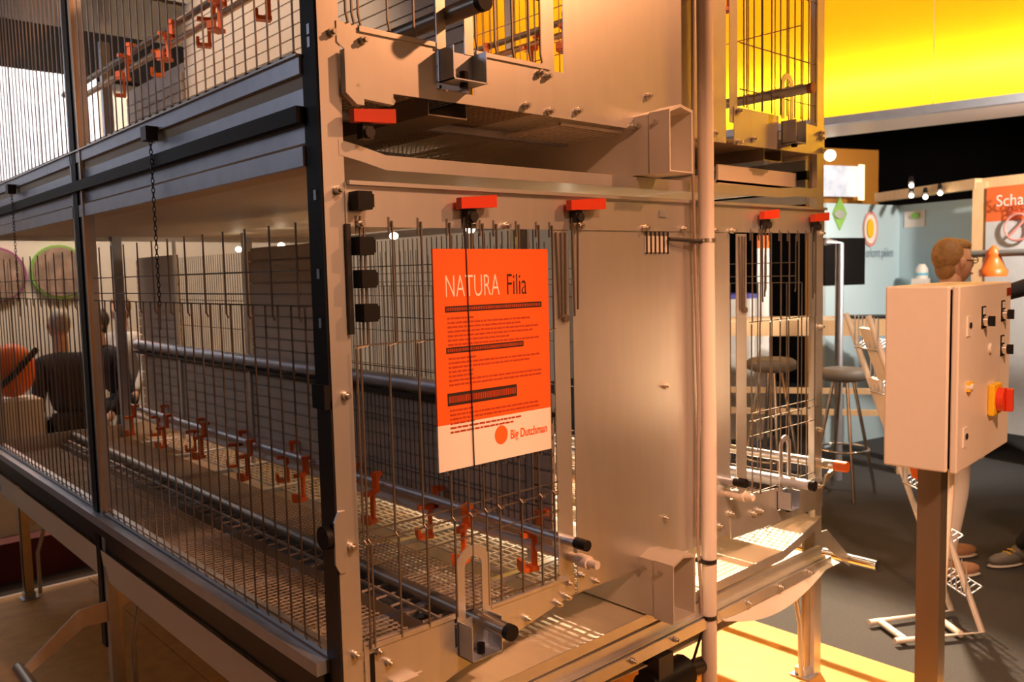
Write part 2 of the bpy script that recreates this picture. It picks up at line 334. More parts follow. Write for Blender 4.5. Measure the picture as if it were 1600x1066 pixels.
for x, zt_, zp in ((.785, .835, .77), (1.645, .865, .808)):
    o = MB().tube([(x, -.1, zt_), (x, LN, zt_)], .016, 12).build('line_support_tube', RAIL, av); MB().tube([(x, -.108, zt_), (x, -.06, zt_)], .0175, 12).build('end_cap', BLACKP, o)
    o = MB().tube([(x+.03, -.06, zp), (x+.03, LN, zp)], .016, 12).build('drinker_line', PINKPIPE, av)
    MB().tube([(x+.03, -.085, zp), (x+.03, -.04, zp)], .021, 12).tube([(x+.03, -.12, zp), (x+.03, -.085, zp)], .013, 12).build('pipe_fitting', PINKPIPE, o)
# orange drip-cup clips along the drinker lines
cl = MB().box(-.008, .008, -.012, .012, -.01, .055).box(-.07, .008, -.012, .012, -.014, .002).box(-.012, .03, -.014, .014, .05, .068)
cl.box(-.03, -.016, -.008, .008, -.11, -.01).box(-.075, -.016, -.02, .02, -.125, -.11).box(-.078, -.066, -.02, .02, -.115, -.085)
clip_me = proto(cl, 'drip_cup_clip', ORANGEP)
for x, zz in ((.775, .80), (1.645, .84), (.5, 2.78), (1.9, 2.78)):
    for i in range(14 if zz < 2 else 11):
        inst('drip_cup_clip', clip_me, av, (x - (.03 if i % 2 else -.05), .14 + i*.285, zz + (.02 if i % 3 == 0 else 0)), (0, 0, .4 if i % 2 else -.3))
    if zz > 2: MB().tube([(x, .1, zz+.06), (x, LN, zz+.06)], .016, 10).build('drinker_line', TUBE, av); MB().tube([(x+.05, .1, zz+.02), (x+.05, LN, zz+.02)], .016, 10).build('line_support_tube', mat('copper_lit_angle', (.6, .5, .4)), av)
# red cam levers
def lever(x, z, lng=.12, rod=True, y=-.03):
    o = MB().prism([(x, z+.03), (x+lng, z+.042), (x+lng, z+.008), (x, z)], 1, y-.016, y+.006).build('cam_lever', REDP, av, label='red lever grip')
    MB().box(x+.03, x+.06, y-.005, -.008, z-.035, z+.002).tube([(x+.045, y-.015, z-.02), (x+.045, -.008, z-.02)], .014, 10).build('lever_base', DARKM, o)
    if rod: MB().wire((x+.03, y+.012, z-.02), (x+.035, y+.012, z-.32), .0035).wire((x+.055, y+.012, z-.02), (x+.05, y+.012, z-.30), .0035).build('pull_wire', WIRE, o)
lever(.385, 1.835, .125); lever(.805, 1.845, .155); lever(1.87, 1.845, .11); lever(2.26, 1.845, .12); lever(.065, 2.03, .12, False)
ins = proto(MB().prism([(-.02, -.022), (.02, -.022), (.024, .0), (.02, .022), (-.02, .022)], 1, -.05, -.008).box(.02, .028, -.046, -.012, -.016, .016), 'black_clamp', BLACKP)
for x, z in ((.085, 1.845), (.085, 1.735), (.088, 1.655), (.09, 1.572)): inst('black_clamp', ins, av, (x, 0, z))
MB().box(.05, .062, -.016, -.006, 1.52, 1.79).build('clamp_bar', DARKM, av)
# belts
def beltset(zb_, yl, left_turn, right_turn, rail):
    prof = [(.045, zb_+left_turn), (.10, zb_+left_turn*.65), (.18, zb_), (1.2, zb_+.004), (2.05, zb_+.012), (2.2, zb_+.012+right_turn*.35), (2.30, zb_+right_turn*.75), (2.37, zb_+right_turn)]
    o = MB().strip(prof, 1, yl, LN, .004).build('manure_belt', BELT, av, label='cream manure belt')
    MB().strip([(u, v+.002) for u, v in prof], 1, yl-.004, yl, .037).build('belt_edge_profile', GALV, o)
    return o
beltset(1.962, 0, .028, .03, 0)
bo = beltset(.478, -.02, .03, .09, 1)
rl = MB().box(.02, 2.36, -.03, -.01, .40, .44).box(.02, 2.36, -.05, -.01, .398, .402).box(.02, 2.39, -.06, -.03, .352, .394).build('front_rail', GALV, av)
for i in range(9): bolt(.35+.23*i, .375, -.062)
prof = [(-.012, .53), (.0, .40), (.15, .37), (.5, .34), (1.2, .30), (1.9, .29), (2.2, .31), (2.42, .37)]
MB().strip(prof, 1, -.02, LN, .004).build('return_belt', BELT, av, label='sagging return belt under the lower tier')
ap = MB(); n_ = 14; top = []; bot = []
for i in range(n_+1):
    x = 1.55 + .88*i/n_; low = .37 - .085*math.sin(math.pi*min(1, (i/n_)*1.15))**.8 if i < n_*.87 else .37 - .05*(n_-i)/n_
    top.append((x, -.02, .375)); bot.append((x, -.08, min(low, .36)))
ap.add(top + bot + [(a, b_+.004, c-.002) for a, b_, c in top] + [(a, b_+.004, c-.002) for a, b_, c in bot], [(i, i+1, i+n_+2, i+n_+1) for i in range(n_)] + [(i+2*n_+2, i+3*n_+3, i+3*n_+4, i+2*n_+3) for i in range(n_)], True)
ap.build('belt_apron', WHITEP, av, label='white belt sheet sagging under the front rail')
def duct(z0, h):
    x0, x1, y0 = 1.155, 1.272, -.145; t = .004
    ring = [(x0, z0), (x0, z0+h), (x0+.055, z0+h+.02), (x1, z0+h+.008), (x1, z0)]
    m = MB(); n = len(ring); c = ((x0+x1)/2, z0+h/2)
    inn = [(u+(c[0]-u)*.05, v+(c[1]-v)*.04) for u, v in ring]
    for i in range(n): j = (i+1) % n; m.prism([ring[i], ring[j], inn[j], inn[i]], 1, y0, LN)
    d = m.build('air_duct', WHITEP, av, label='white duct with ridged roof')
    rg = [(u+(u-c[0])*.05, v+(v-c[1])*.035) for u, v in ring]; m = MB()
    for i in range(n-1): j = i+1; m.prism([rg[i], rg[j], ring[j], ring[i]], 1, y0-.001, y0+.08)
    m.build('duct_sleeve', WHITEP, d)
    MB().tube([(x0-.012, y0+.05, z0+h*.84), (x0+.004, y0+.05, z0+h*.84)], .009, 6).tube([(x0-.012, y0+.12, z0+h*.84), (x0+.004, y0+.12, z0+h*.84)], .009, 6).build('duct_screw', BOLT, d)
duct(.49, .195); duct(1.972, .19)
MB().tube([(1.7, .12, 1.99), (1.7, LN, 1.99)], .03, 10).box(1.75, 2.33, .08, LN, 1.99, 2.0).box(1.75, 2.33, .08, .09, 1.97, 2.06).build('egg_channel', WHITEP, av)
# floors: welded wire mesh, ladder slots, grates
def wmesh(name, x0, x1, y0, y1, z, sx, sy, m, r=.0022):
    b = MB(); k = int((x1-x0)/sx)
    for i in range(k+1): b.wire((x0+i*sx, y0, z), (x0+i*sx, y1, z), r)
    for i in range(int((y1-y0)/sy)+1): b.wire((x0, y0+i*sy, z+.003), (x1, y0+i*sy, z+.003), r)
    return b.build(name, m, av)
MESHM = mat('mesh_floor_wire', (.5, .42, .35), .45, .4, .1, 10)
for z in (.635, 2.135):
    wmesh('mesh_floor', .03, .32, .03, LN-.03, z, .019, .025, MESHM); wmesh('mesh_floor', .50, .74, .03, LN-.03, z, .02, .025, MESHM)
    wmesh('mesh_floor', 1.72, 1.98, .03, LN-.03, z, .02, .025, MESHM); wmesh('mesh_floor', 2.1, 2.38, .03, LN-.03, z, .02, .025, MESHM)
    if z > 2: wmesh('plastic_floor', .03, 2.38, .04, LN-.04, z+.008, .02, .03, GRATE, .0055)
    wmesh('slat_grate', .86, 1.62, .05, LN-.03, z-.02, .03, .06, GRATE, .006)
    for i in range(7):
        MB().box(.02, W-.02, .3+i*.58, .33+i*.58, z-.03, z-.008).build('cross_bearer', RAIL, av)
for z in (.62, 2.12):
    for x in (.34, 1.99):
        t = MB().box(x, x+.004, .03, LN-.02, z-.03, z+.04).box(x+.13, x+.134, .03, LN-.02, z-.03, z+.04).box(x, x+.134, .03, LN-.02, z-.034, z-.03).build('feed_trough', TUBE, av)
        m = MB()
        for i in range(48): m.wire((x, .05+i*.082, z+.042), (x+.134, .05+i*.082, z+.042), .004)
        m.wire((x+.045, .03, z+.046), (x+.045, LN-.03, z+.046), .006).build('trough_ladder', MESHM, t)
# partitions: each slat its own piece
PX = .86
def slats(y0, y1, z0, z1, m, x=PX, pitch=.055):
    me = proto(MB().prism([(0, 0), (.012, .004), (.012, pitch-.01), (0, pitch-.006)], 1, y0, y1), 'slat', m)
    n = int((z1-z0)/pitch)
    t = MB().box(x+.014, x+.018, y0, y1, z0, z1).build('partition_panel', m, av)
    for i in range(n): inst('slat', me, t, (x, 0, z0+i*pitch))
slats(.12, LN-.05, .74, 1.22, PANELW)
slats(1.4, 2.3, 1.26, 1.82, PANELW); slats(3.3, LN-.05, 1.26, 1.82, PANELW)
slats(.5, 3.0, 2.25, 3.2, CREAMB); slats(3.05, LN-.05, 2.25, 2.9, CREAMB)
MB().tube([(PX-.02, .1, 1.245), (PX-.02, LN-.04, 1.245)], .032, 12).build('partition_tube', RAIL, av)
MB().box(PX-.05, PX+.03, .1, LN-.04, 1.195, 1.21).build('partition_ledge', DARKM, av)
for y in (.2, 1.38, 2.32, 3.28): MB().box(PX-.012, PX, y, y+.03, .7, 1.9).build('partition_stile', GALV, av)
def vgrid(x, y0, y1, z0, z1, sp, m, name='wire_grille', hz=(), r=.002):
    b = MB(); n = int((y1-y0)/sp)
    for i in range(n+1): b.wire((x, y0+i*sp, z0), (x, y0+i*sp, z1), r)
    for z in hz: b.wire((x-.003, y0, z), (x-.003, y1, z), r*1.2)
    return b.build(name, m, av)
vgrid(PX-.03, .15, 1.36, .8, 1.8, .03, WIRE, 'inner_grille', (.9, 1.1, 1.3, 1.5, 1.7)); vgrid(PX, 2.35, 3.26, 1.26, 1.8, .03, WIRE, 'inner_grille', (1.4, 1.55, 1.7))
vgrid(1.63, .15, LN-.1, 2.2, 3.2, .05, WIRE, 'inner_grille', (2.4, 2.6, 2.8, 3.0)); vgrid(1.66, .15, LN-.1, .75, 1.8, .05, WIRE, 'inner_grille', (.95, 1.15, 1.35, 1.55))
lamp = proto(MB().ball((0, 0, 0), .022, 10, 6, (1, 1, .8)), 'tier_lamp', BULB)
for i in range(6): inst('tier_lamp', lamp, av, (1.35, .5+i*.6, 1.86))
MB().box(.03, W-.03, 3.2, LN, 3.26, 3.28).build('top_floor', TUBE, av)
# front wire doors
def fdoor(xs, jog, zt_, zm, zl, zb_, name='wire_door'):
    b = MB(); r = .0032; y = -.012
    for x in xs:
        b.tube([(x, y, zt_), (x, y, zm), (x-jog, y-.004, zm-.006), (x-jog, y-.004, zl+.012), (x-jog+.006, y-.012, zl), (x-jog+.018, y-.012, zl)], r, 5, False)
        b.wire((x-jog+.012, y, zl+.01), (x-jog+.012, y, zb_), r); b.wire((x-.008, y+.004, zt_+.01), (x-.008, y+.004, zt_-.035), r)
    for z in (zm, zl, zl+.03, zl-.06, zb_+.01): b.wire((xs[0]-jog, y+.004, z), (xs[-1]+.01, y+.004, z), .0026)
    return b.build(name, WIRE, av)
fdoor([.09, .102, .185, .275, .37, .43, .485, .535, .62, .70, .755], .025, 1.80, 1.49, .99, .715)
fdoor([1.84, 1.9, 1.975, 2.05, 2.115, 2.19, 2.26, 2.33], .012, 1.80, 1.45, 1.06, .76)
b = MB()
for x in (.075, .092, .11, .195, .275, .345, .48, .55, .615, .68, .725): b.tube([(x, -.008, 3.4), (x, -.008, zt+.03), (x+.006, -.008, zt+.004)], .0034, 5, False)
for z in (2.45, 2.7, 2.95): b.wire((.07, -.003, z), (.73, -.003, z), .0026)
b.build('wire_door', WIRE, av)
b = MB()
for x in (1.79, 1.81, 1.86, 1.92, 1.985, 2.05, 2.1, 2.16, 2.21, 2.27, 2.33): b.wire((x, -.008, 3.4), (x, -.008, zt-.005), .003)
for z in (2.33, 2.5, 2.75, 3.0): b.wire((1.77, -.003, z), (2.35, -.003, z), .0026)
b.build('wire_door', WIRE, av)
# rear end grille (far end) and right side grilles
for x0, x1 in ((.05, .7), (1.7, 2.35)):
    b = MB()
    for i in range(int((x1-x0)/.075)+1): b.wire((x0+i*.075, LN, .7), (x0+i*.075, LN, 1.8), .0024).wire((x0+i*.075, LN, 2.25), (x0+i*.075, LN, 3.3), .0024)
    b.build('end_grille', WIRE, av)
for x0, x1 in ((.05, .78), (.78, 1.62), (1.62, 2.36)):
    MB().box(x0, x1, LN, LN+.004, 1.93, 2.27).build('end_plate', GALV, av); MB().box(x0, x1, LN, LN+.004, .42, .72).build('end_plate', GALV, av)
# long side wire doors
def sdoor(x, y0, y1, z0, z1, sp, name='wire_door', hz=(), r=.0028):
    b = MB(); n = int((y1-y0)/sp); s = -1 if x < 1 else 1
    for i in range(n+1): b.tube([(x+s*.008, y0+i*sp, z1), (x+s*.008, y0+i*sp, z0+.012), (x+s*.002, y0+i*sp, z0)], r, 5, False)
    for z in hz: b.wire((x+s*.004, y0, z), (x+s*.004, y1, z), r)
    return b.build(name, WIRE, av)
for x in (0, W):
    for y0, y1 in ((.10, 1.86), (2.1, 3.92)):
        sdoor(x, y0, y1, 2.2, 3.4, .067, 'wire_door', (2.21, 2.45, 2.7, 2.95) if x else (2.21,)); sdoor(x, y0, y1, .705, 1.592, .0735, 'wire_door', (1.59, .72))
        sdoor(x, y0+.03, y1, 1.55, 1.80, .147, 'wire_door', (1.62, 1.68))
# side rails
for x, s in ((0, -1), (W, 1)):
    def sb(name, d0, d1, z0, z1, m=RAIL, y0=.07): return MB().box(min(x+s*d0, x+s*d1), max(x+s*d0, x+s*d1), y0, LN, z0, z1).build(name, m, av)
    t = sb('side_rail', 0, .012, 2.153, 2.195); MB().box(min(x, x+s*.02), max(x, x+s*.02), .07, LN, 2.195, 2.2).build('rail_lip', GALV, t)
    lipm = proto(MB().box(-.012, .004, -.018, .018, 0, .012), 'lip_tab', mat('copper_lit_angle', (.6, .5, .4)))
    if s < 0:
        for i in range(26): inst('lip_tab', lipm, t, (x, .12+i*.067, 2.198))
    sb('feed_channel', -.05, .0, 2.12, 2.153, BELT); sb('side_rail', -.02, .0, 2.075, 2.12); sb('drive_tube', -.01, .025, 2.036, 2.076, BLACKP)
    sb('side_rail', -.02, .0, 1.99, 2.036); sb('side_rail', -.004, .012, 1.933, 1.98)
    sb('bottom_rail', -.005, .04, .655, .69, RAIL, .06); sb('bottom_rail', -.005, .018, .60, .655, DARKM); sb('lower_beam', -.03, .0, .53, .60, DARKM); sb('bottom_lip', -.03, .004, .695, .71, GALV)
if True:
    for y in (1.05, 3.05):
        c = MB()
        for i in range(36):
            z = 2.13 - i*.0155; a = i % 2
            pts = [(-.03+(.005*math.cos(q) if a else 0), y+(0 if a else .005*math.cos(q)), z+.011*math.sin(q)) for q in [2*math.pi*k/6 for k in range(7)]]
            c.tube(pts, .0017, 4, False)
        o = c.build('chain', DARKM, av); MB().box(-.05, -.012, y-.02, y+.03, 2.12, 2.165).build('chain_latch', DARKM, o)
        MB().wire((-.03, y, 1.585), (-.03, y+.004, 1.50), .003).build('chain_hook', WIRE, o)
# legs and feet
def leg(x, y, z1, s=1):
    o = MB().box(x, x+.05, y, y+.004, ZP, z1).box(x if s > 0 else x+.046, (x if s > 0 else x+.046)+.004, y, y+.04, ZP, z1).build('leg', mat('leg_zinc', (.68, .6, .45), .4, .8, .15, 20), av)
    MB().box(x-.02, x+.07, y-.03, y+.06, ZP, ZP+.008).box(x-.005, x+.055, y-.01, y+.045, ZP+.008, ZP+.04).build('foot_plate', RAIL, o)
    return o
leg(2.31, .02, .5, -1); leg(.01, 3.62, .5); leg(2.31, 3.62, .5, -1); leg(.0, 1.94, .5); leg(2.31, 1.94, .5, -1); leg(.005, .03, .5)
for (a, b_, c) in (((2.2, .02, .33), (2.27, .02, .1), (2.28, .02, ZP+.02)), ((.14, 1.95, .33), (.09, 1.95, .1), (.09, 1.95, ZP)), ((.16, 3.62, .33), (.09, 3.62, .1), (.09, 3.62, ZP+.02))):
    MB().tube([a, b_, c], .011, 8).build('leg_brace', RAIL, av)
    gx = a[0]-.03 if a[0] < 1 else a[0]
    MB().prism([(gx-.08, .47), (gx+.06, .47), (gx+.02, .3), (gx-.06, .25)] if a[0] < 1 else [(gx-.02, .40), (gx+.1, .40), (gx+.1, .16), (gx+.06, .3)], 1, a[1]+.02, a[1]+.024).build('gusset', GALV, av)
# outrigger perches on the sides
def outrig(s, x, y, z):
    o = MB().prism([(x, z), (x, z-.09), (x+s*.1, z-.085), (x+s*.34, z-.235), (x+s*.34, z-.19), (x+s*.12, z-.01)], 1, y, y+.006).build('outrigger_arm', GALV, av)
    MB().tube([(x+s*.34, y-.55 if s < 0 else y-.13, z-.2), (x+s*.34, y+.05 if s < 0 else y+.9, z-.2)], .024, 12).build('outrigger_perch', TUBE if s < 0 else CHROME, o)
outrig(-1, 0, 1.95, .31); outrig(1, 2.41, 0.03, .47)
MB().tube([(2.43, -.06, .79), (2.43, .6, .79)], .022, 12).build('side_tube', CHROME, av)
MB().tube([(2.43, -.11, .79), (2.43, -.055, .79)], .024, 12).build('tube_cap', ORANGEP, av, label='orange tube cap')
MB().prism([(2.38, .70), (2.5, .76), (2.5, .775), (2.40, .745)], 1, -.03, -.02).build('tube_holder', GALV, av)
# motor under the belt
mo = MB().tube([(1.15, -.03, .22), (1.36, -.03, .22)], .06, 14).build('drive_motor', BLACKP, av)
MB().box(1.17, 1.25, -.07, .02, .12, .34).build('gearbox', DARKM, mo); MB().tube([(1.36, -.03, .22), (1.5, -.03, .2)], .03, 12).build('motor_shaft_cover', DARKM, mo)
MB().tube([(1.45, -.05, .35), (1.36, -.05, .2)], .005, 6).tube([(1.47, -.05, .36), (1.53, -.05, .2)], .005, 6).build('motor_cable', BLACKP, mo)
# conduit with cables in front of the centre panel
co = MB().tube([(1.475, -.05, 3.4), (1.485, -.05, 1.7), (1.495, -.05, 1.1), (1.49, -.05, .14)], .028, 16).build('conduit', PINKPIPE, av, label='white vertical conduit pipe')
MB().tube([(1.44, -.035, 3.4), (1.435, -.03, 2.0), (1.455, -.035, 1.2), (1.45, -.03, .7), (1.47, -.04, .3)], .006, 6).build('loose_cable', mat('grey_cable', (.4, .3, .24)), co)
for z in (1.76, .60, .39):
    MB().tube([(1.487, -.05, z-.007), (1.487, -.05, z+.007)], .031, 16).box(1.45, 1.53, -.06, -.008, z-.004, z+.004).build('pipe_clamp', DARKM if z < 1 else BOLT, co)
MB().tube([(1.485, -.05, .16), (1.49, -.05, .05), (1.52, -.04, ZP+.02)], .009, 6).tube([(1.495, -.05, .16), (1.5, -.05, .05), (1.5, -.03, ZP+.02)], .009, 6).build('cable_tail', BLACKP, co)

# ------------------------------------------------------------------ hanging sign
sx0, sz1 = .293, 1.729
sg = thing('information_sign', (sx0+.21, -.03, sz1-.594), 'orange information board with white foot hanging on the wire door', 'sign')
MB().box(sx0, sx0+.42, -.034, -.028, sz1-.594+.125, sz1).build('board', SIGNO, sg)
MB().box(sx0, sx0+.42, -.034, -.028, sz1-.594, sz1-.594+.125).build('foot_band', SIGNW, sg, label='white band')
YS = -.0345
text('title', 'NATURA', SIGNW, sg, (sx0+.035, YS, sz1-.128), .086, sx=.56, thick=-.001)
text('title', 'Filia', INK, sg, (sx0+.253, YS, sz1-.128), .086, sx=.60, thick=-.0008)
def bar(x0, x1, z, h):
    o = MB().box(sx0+x0, sx0+x1, YS-.0006, YS, sz1-z-h, sz1-z).build('heading_bar', INK, sg)
    m = MB(); x = x0+.004
    while x < x1-.008:
        wd = random.uniform(.003, .006); m.box(sx0+x, sx0+x+wd, YS-.0012, YS-.0006, sz1-z-h*.78, sz1-z-h*.25); x += wd+.0022
    m.build('heading_print', INKR, sg)
bar(.035, .39, .152, .016); bar(.035, .315, .262, .016); bar(.035, .285, .385, .034)
def body(z, n):
    m = MB()
    for i in range(n):
        x = .042; end = random.choice((.12, .2, .26, .30, .34, .37)) if i else .12
        while x < end:
            wd = random.uniform(.006, .022); m.box(sx0+x, sx0+x+wd, YS-.0004, YS, sz1-z-i*.0118-.005, sz1-z-i*.0118); x += wd+.003
    m.build('body_print', INKR, sg, kind='stuff')
body(.182, 7); body(.29, 7); body(.43, 6)
m = MB(); m.prism([(sx0+.222+.024*math.cos(a*math.pi/12), sz1-.523+.027*math.sin(a*math.pi/12)) for a in range(24)], 1, YS-.0006, YS); m.build('emblem_disc', INKO, sg)
text('brand_lettering', 'Big Dutchman', INKO, sg, (sx0+.256, YS, sz1-.54), .036, sx=.72, thick=.0006)
MB().wire((sx0+.11, -.036, 1.80), (sx0+.118, -.038, 1.13), .0018).build('hanging_wire', DARKM, sg)
for i in range(6): MB().tube([(sx0+.03+i*.07+.009*math.cos(a), -.02+.006*math.sin(a*2), sz1-.60+.010*math.sin(a)) for a in [2*math.pi*k/8 for k in range(9)]], .002, 4, False).build('ring', WIRE, sg)

# ------------------------------------------------------------------ control cabinet on a pole
th = math.radians(43.4)
fwd = -(RM @ Vector((0, 0, 1))); fwd.z = 0; fwd.normalize(); rgt = Vector((fwd.y, -fwd.x, 0))
corner = at((1500, 447), 2.62); bx = rgt*math.sin(th) + fwd*math.cos(th); bd = -rgt*math.cos(th) + fwd*math.sin(th)
cw, ch, cd = .635, .60, .226
cab = thing('control_cabinet', (corner.x+.2, corner.y+.1, ZP), 'cream electrical control cabinet on a square metal pole', 'control cabinet')
def cbox(x0, x1, d0, d1, z0, z1, name, m, par, label=None, bev=0):
    v = [corner + bx*x + bd*d + Vector((0, 0, z-corner.z)) for z in (z0, z1) for d in (d0, d1) for x in (x0, x1)]
    o = MB().add(v, [(0, 2, 3, 1), (4, 5, 7, 6), (0, 1, 5, 4), (2, 6, 7, 3), (0, 4, 6, 2), (1, 3, 7, 5)]).build(name, m, par, label=label)
    if bev: md = o.modifiers.new('bevel', 'BEVEL'); md.width = bev*U; md.segments = 2
    return o
T = corner.z
def cpt(x, d, z): return corner + bx*x + bd*d + Vector((0, 0, z))
cbox(0, cw, .03, cd, T-ch, T, 'body', CABW, cab, bev=.006)
cbox(.012, cw-.012, .022, .03, T-ch+.012, T-.012, 'door_seal', BLACKP, cab)
dr = cbox(0, cw, 0, .022, T-ch, T, 'door', CABW, cab, bev=.005)
def cyl(x, z, d0, d1, r, name, m, par): return MB().tube([cpt(x, d0, z), cpt(x, d1, z)], r, 14).build(name, m, par)
for x, z in ((.27, -.12), (.52, -.11), (.52, -.235)):
    cbox(x-.022, x+.022, -.003, 0, T+z-.03, T+z+.045, 'switch_plate', BLACKP, dr)
    cbox(x-.014, x+.014, -.0045, -.003, T+z+.018, T+z+.04, 'switch_label', WHITEP, dr)
    cyl(x, z-.005, -.018, 0, .018, 'switch_collar', CHROME, dr); cbox(x-.006, x+.006, -.036, -.018, T+z-.022, T+z+.012, 'switch_knob', BLACKP, dr)
for x, z in ((.10, -.13), (.08, -.49)):
    cbox(x-.02, x+.02, -.004, 0, T+z-.035, T+z+.03, 'lock_plate', WHITEP, dr); cyl(x+.005, z, -.008, -.003, .010, 'lock_barrel', DARKM, dr)
cyl(.36, -.225, -.008, 0, .018, 'blanking_plug', WHITEP, dr)
cbox(.09, .13, -.012, 0, T-.345, T-.315, 'key_tag', YEL, dr); cyl(.10, -.33, -.02, 0, .012, 'key_lock', WHITEP, dr)
cbox(.345, .445, -.022, 0, T-.46, T-.35, 'main_switch_plate', YEL, dr, bev=.006)
cyl(.395, -.405, -.045, -.02, .042, 'main_switch_dial', REDP, dr); cbox(.385, .405, -.068, -.045, T-.445, T-.365, 'main_switch_grip', REDP, dr, bev=.004)
cbox(.57, .628, -.002, 0, T-.05, T-.022, 'maker_plate', mat('maroon_plate', (.25, .03, .02), .4), dr)
cbox(.14, .215, .085, .16, ZP, T-ch, 'pole', mat('pole_steel', (.72, .62, .5), .3, .9, .05, 10, 0, (1, 1, .1)), cab)
cbox(.06, .30, .0, .24, ZP, ZP+.01, 'base_plate', RAIL, cab)
cyl(.12, -.608, .09, .09+.02, .014, 'cable_gland', WHITEP, cab)
MB().tube([cpt(.3, .1, -.6), cpt(.3, .1, -.75), cpt(.28, .12, -1.2), cpt(.26, .12, ZP-T+.02)], .012, 8).build('cable', WHITEP, cab)

# ------------------------------------------------------------------ brochure rack
def fl(p, z=ZF): return plane(p, 2, z)
r1, r2, r3, r4 = fl((1358, 973), ZF+.03), fl((1487, 954), ZF+.03), fl((1398, 1002), ZF+.03), fl((1535, 988), ZF+.03)
rk = thing('brochure_rack', ((r2+r3)/2).to_tuple()[:2] + (ZF,), 'white tubular brochure rack leaning behind the control cabinet', 'rack')
t1 = at((1322, 490), 4.85); off = r4 - r2; t2 = t1 + off
WT = mat('white_tube', (.74, .68, .62), .4)
MB().tube([r1, r2, t1], .016, 10).build('frame_tube', WT, rk); MB().tube([r3, r4, t2], .016, 10).build('frame_tube', WT, rk)
for a in (.12, .75): MB().tube([r1.lerp(r2, a), r3.lerp(r4, a)], .018, 8).build('cross_tube', WT, rk)
nrm = (t1-r2).cross(off).normalized()
if nrm.x > 0: nrm = -nrm
for k in range(6):
    a = .12 + k*.155; p0 = r2.lerp(t1, a); p1 = r4.lerp(t2, a)
    sh = MB()
    q0, q1 = p0 + Vector((-.02, 0, 0)), p1 + Vector((-.02, 0, 0)); od = Vector((off.y, -off.x, 0)).normalized()
    if od.x < 0: od = -od
    for s_ in (0, .08): sh.tube([q0+od*s_+Vector((0, 0, -.02+s_*.6)), q1+od*s_+Vector((0, 0, -.02+s_*.6))], .006, 6)
    for i in range(7): e = q0.lerp(q1, i/6); sh.tube([e+Vector((0, 0, .16)), e+Vector((0, 0, -.02)), e+od*.08+Vector((0, 0, .028))], .004, 5)
    sh.build('wire_shelf', RAIL, rk)
up = (t1-r2).normalized()
for k, (a, c) in enumerate(((.6, .0), (.78, .5), (.45, .5))):
    p0 = r2.lerp(t1, a) + off*(.04+c*.9); p1 = p0 + off*.44; br = MB(); n_ = up.cross(off).normalized()*.012
    br.add([p0-n_, p1-n_, p1+up*.3-n_, p0+up*.3-n_, p0+n_, p1+n_, p1+up*.3+n_, p0+up*.3+n_], [(0, 1, 2, 3), (7, 6, 5, 4), (0, 4, 5, 1), (1, 5, 6, 2), (2, 6, 7, 3), (3, 7, 4, 0)])
    br.build('brochure', (SIGNW, CREAMB, ORANGEP)[k], None, label=('white printed brochure high on the rack', 'cream brochure on the topmost rack shelf', 'orange brochure low on the rack')[k], cat='brochure', group='brochures on the rack')

# ------------------------------------------------------------------ booth at the right
bc, bl, br_ = at((1406, 321), 9.2), at((1296, 311), 8.6), at((1533, 309), 8.4)
def wallseg(a, b, z0, z1, t, name, m, **k):
    d = (Vector((b.x-a.x, b.y-a.y, 0))).normalized(); n = Vector((-d.y, d.x, 0))*t; v = [Vector((a.x, a.y, 0)), Vector((b.x, b.y, 0)), Vector((b.x, b.y, 0))+n, Vector((a.x, a.y, 0))+n]
    return MB().add([(q.x, q.y, z0) for q in v] + [(q.x, q.y, z1) for q in v], [(0, 3, 2, 1), (4, 5, 6, 7), (0, 1, 5, 4), (1, 2, 6, 5), (2, 3, 7, 6), (3, 0, 4, 7)]).build(name, m, **k)
ztop = bc.z
far = bl + (bl-bc)*.04
wl = wallseg(bc, far, ZF, ztop, -.05, 'booth_wall', BLUEW, label='pale blue booth wall with lettering and round logos', cat='wall panel')
wr = wallseg(bc, br_, ZF, ztop, .05, 'booth_wall', BLUEW, label='pale blue booth wall with white card above the dispenser', cat='wall panel')
def onwall(p, a, b, lift=.012):
    d = Vector((b.x-a.x, b.y-a.y, 0)).normalized(); n = Vector((-d.y, d.x, 0))
    r = RM @ Vector(((p[0]-CX)/F, -(p[1]-CY)/F, -1)); t = (Vector((a.x, a.y, 0)) - Vector((POS.x, POS.y, 0))).dot(n) / Vector((r.x, r.y, 0)).dot(n)
    return POS + r*(t - lift/abs(Vector((r.x, r.y, 0)).dot(n)) )
dl = Vector((bl.x-bc.x, bl.y-bc.y, 0)).normalized(); dr_ = Vector((br_.x-bc.x, br_.y-bc.y, 0)).normalized()
def disc(c, d, r1_, r2_, name, m, par, k=20, sq=1):
    m_ = MB(); pts = [c + d*(r1_*math.cos(2*math.pi*i/k)) + Vector((0, 0, r2_*math.sin(2*math.pi*i/k))) for i in range(k)]
    nn = Vector((d.y, -d.x, 0))*.006
    return m_.add([p_-nn for p_ in pts] + [p_+nn for p_ in pts], [tuple(range(k)), tuple(range(2*k-1, k-1, -1))] + [(i, (i+1) % k, (i+1) % k+k, i+k) for i in range(k)]).build(name, m, par)
c = onwall((1312, 334), bc, bl); disc(c, dl, .11, .17, 'diamond_emblem', GREEN, wl, 4); disc(onwall((1312, 335), bc, bl, .03), dl, .08, .045, 'emblem_band', mat('grey_print', (.35, .38, .34)), wl, 12)
c = onwall((1360, 358), bc, bl); disc(c, dl, .12, .19, 'round_emblem', mat('red_print', (.75, .32, .28)), wl); disc(onwall((1360, 358), bc, bl, .03), dl, .095, .155, 'emblem_field', SIGNW, wl); disc(onwall((1360, 357), bc, bl, .05), dl, .05, .10, 'emblem_drop', YEL, wl)
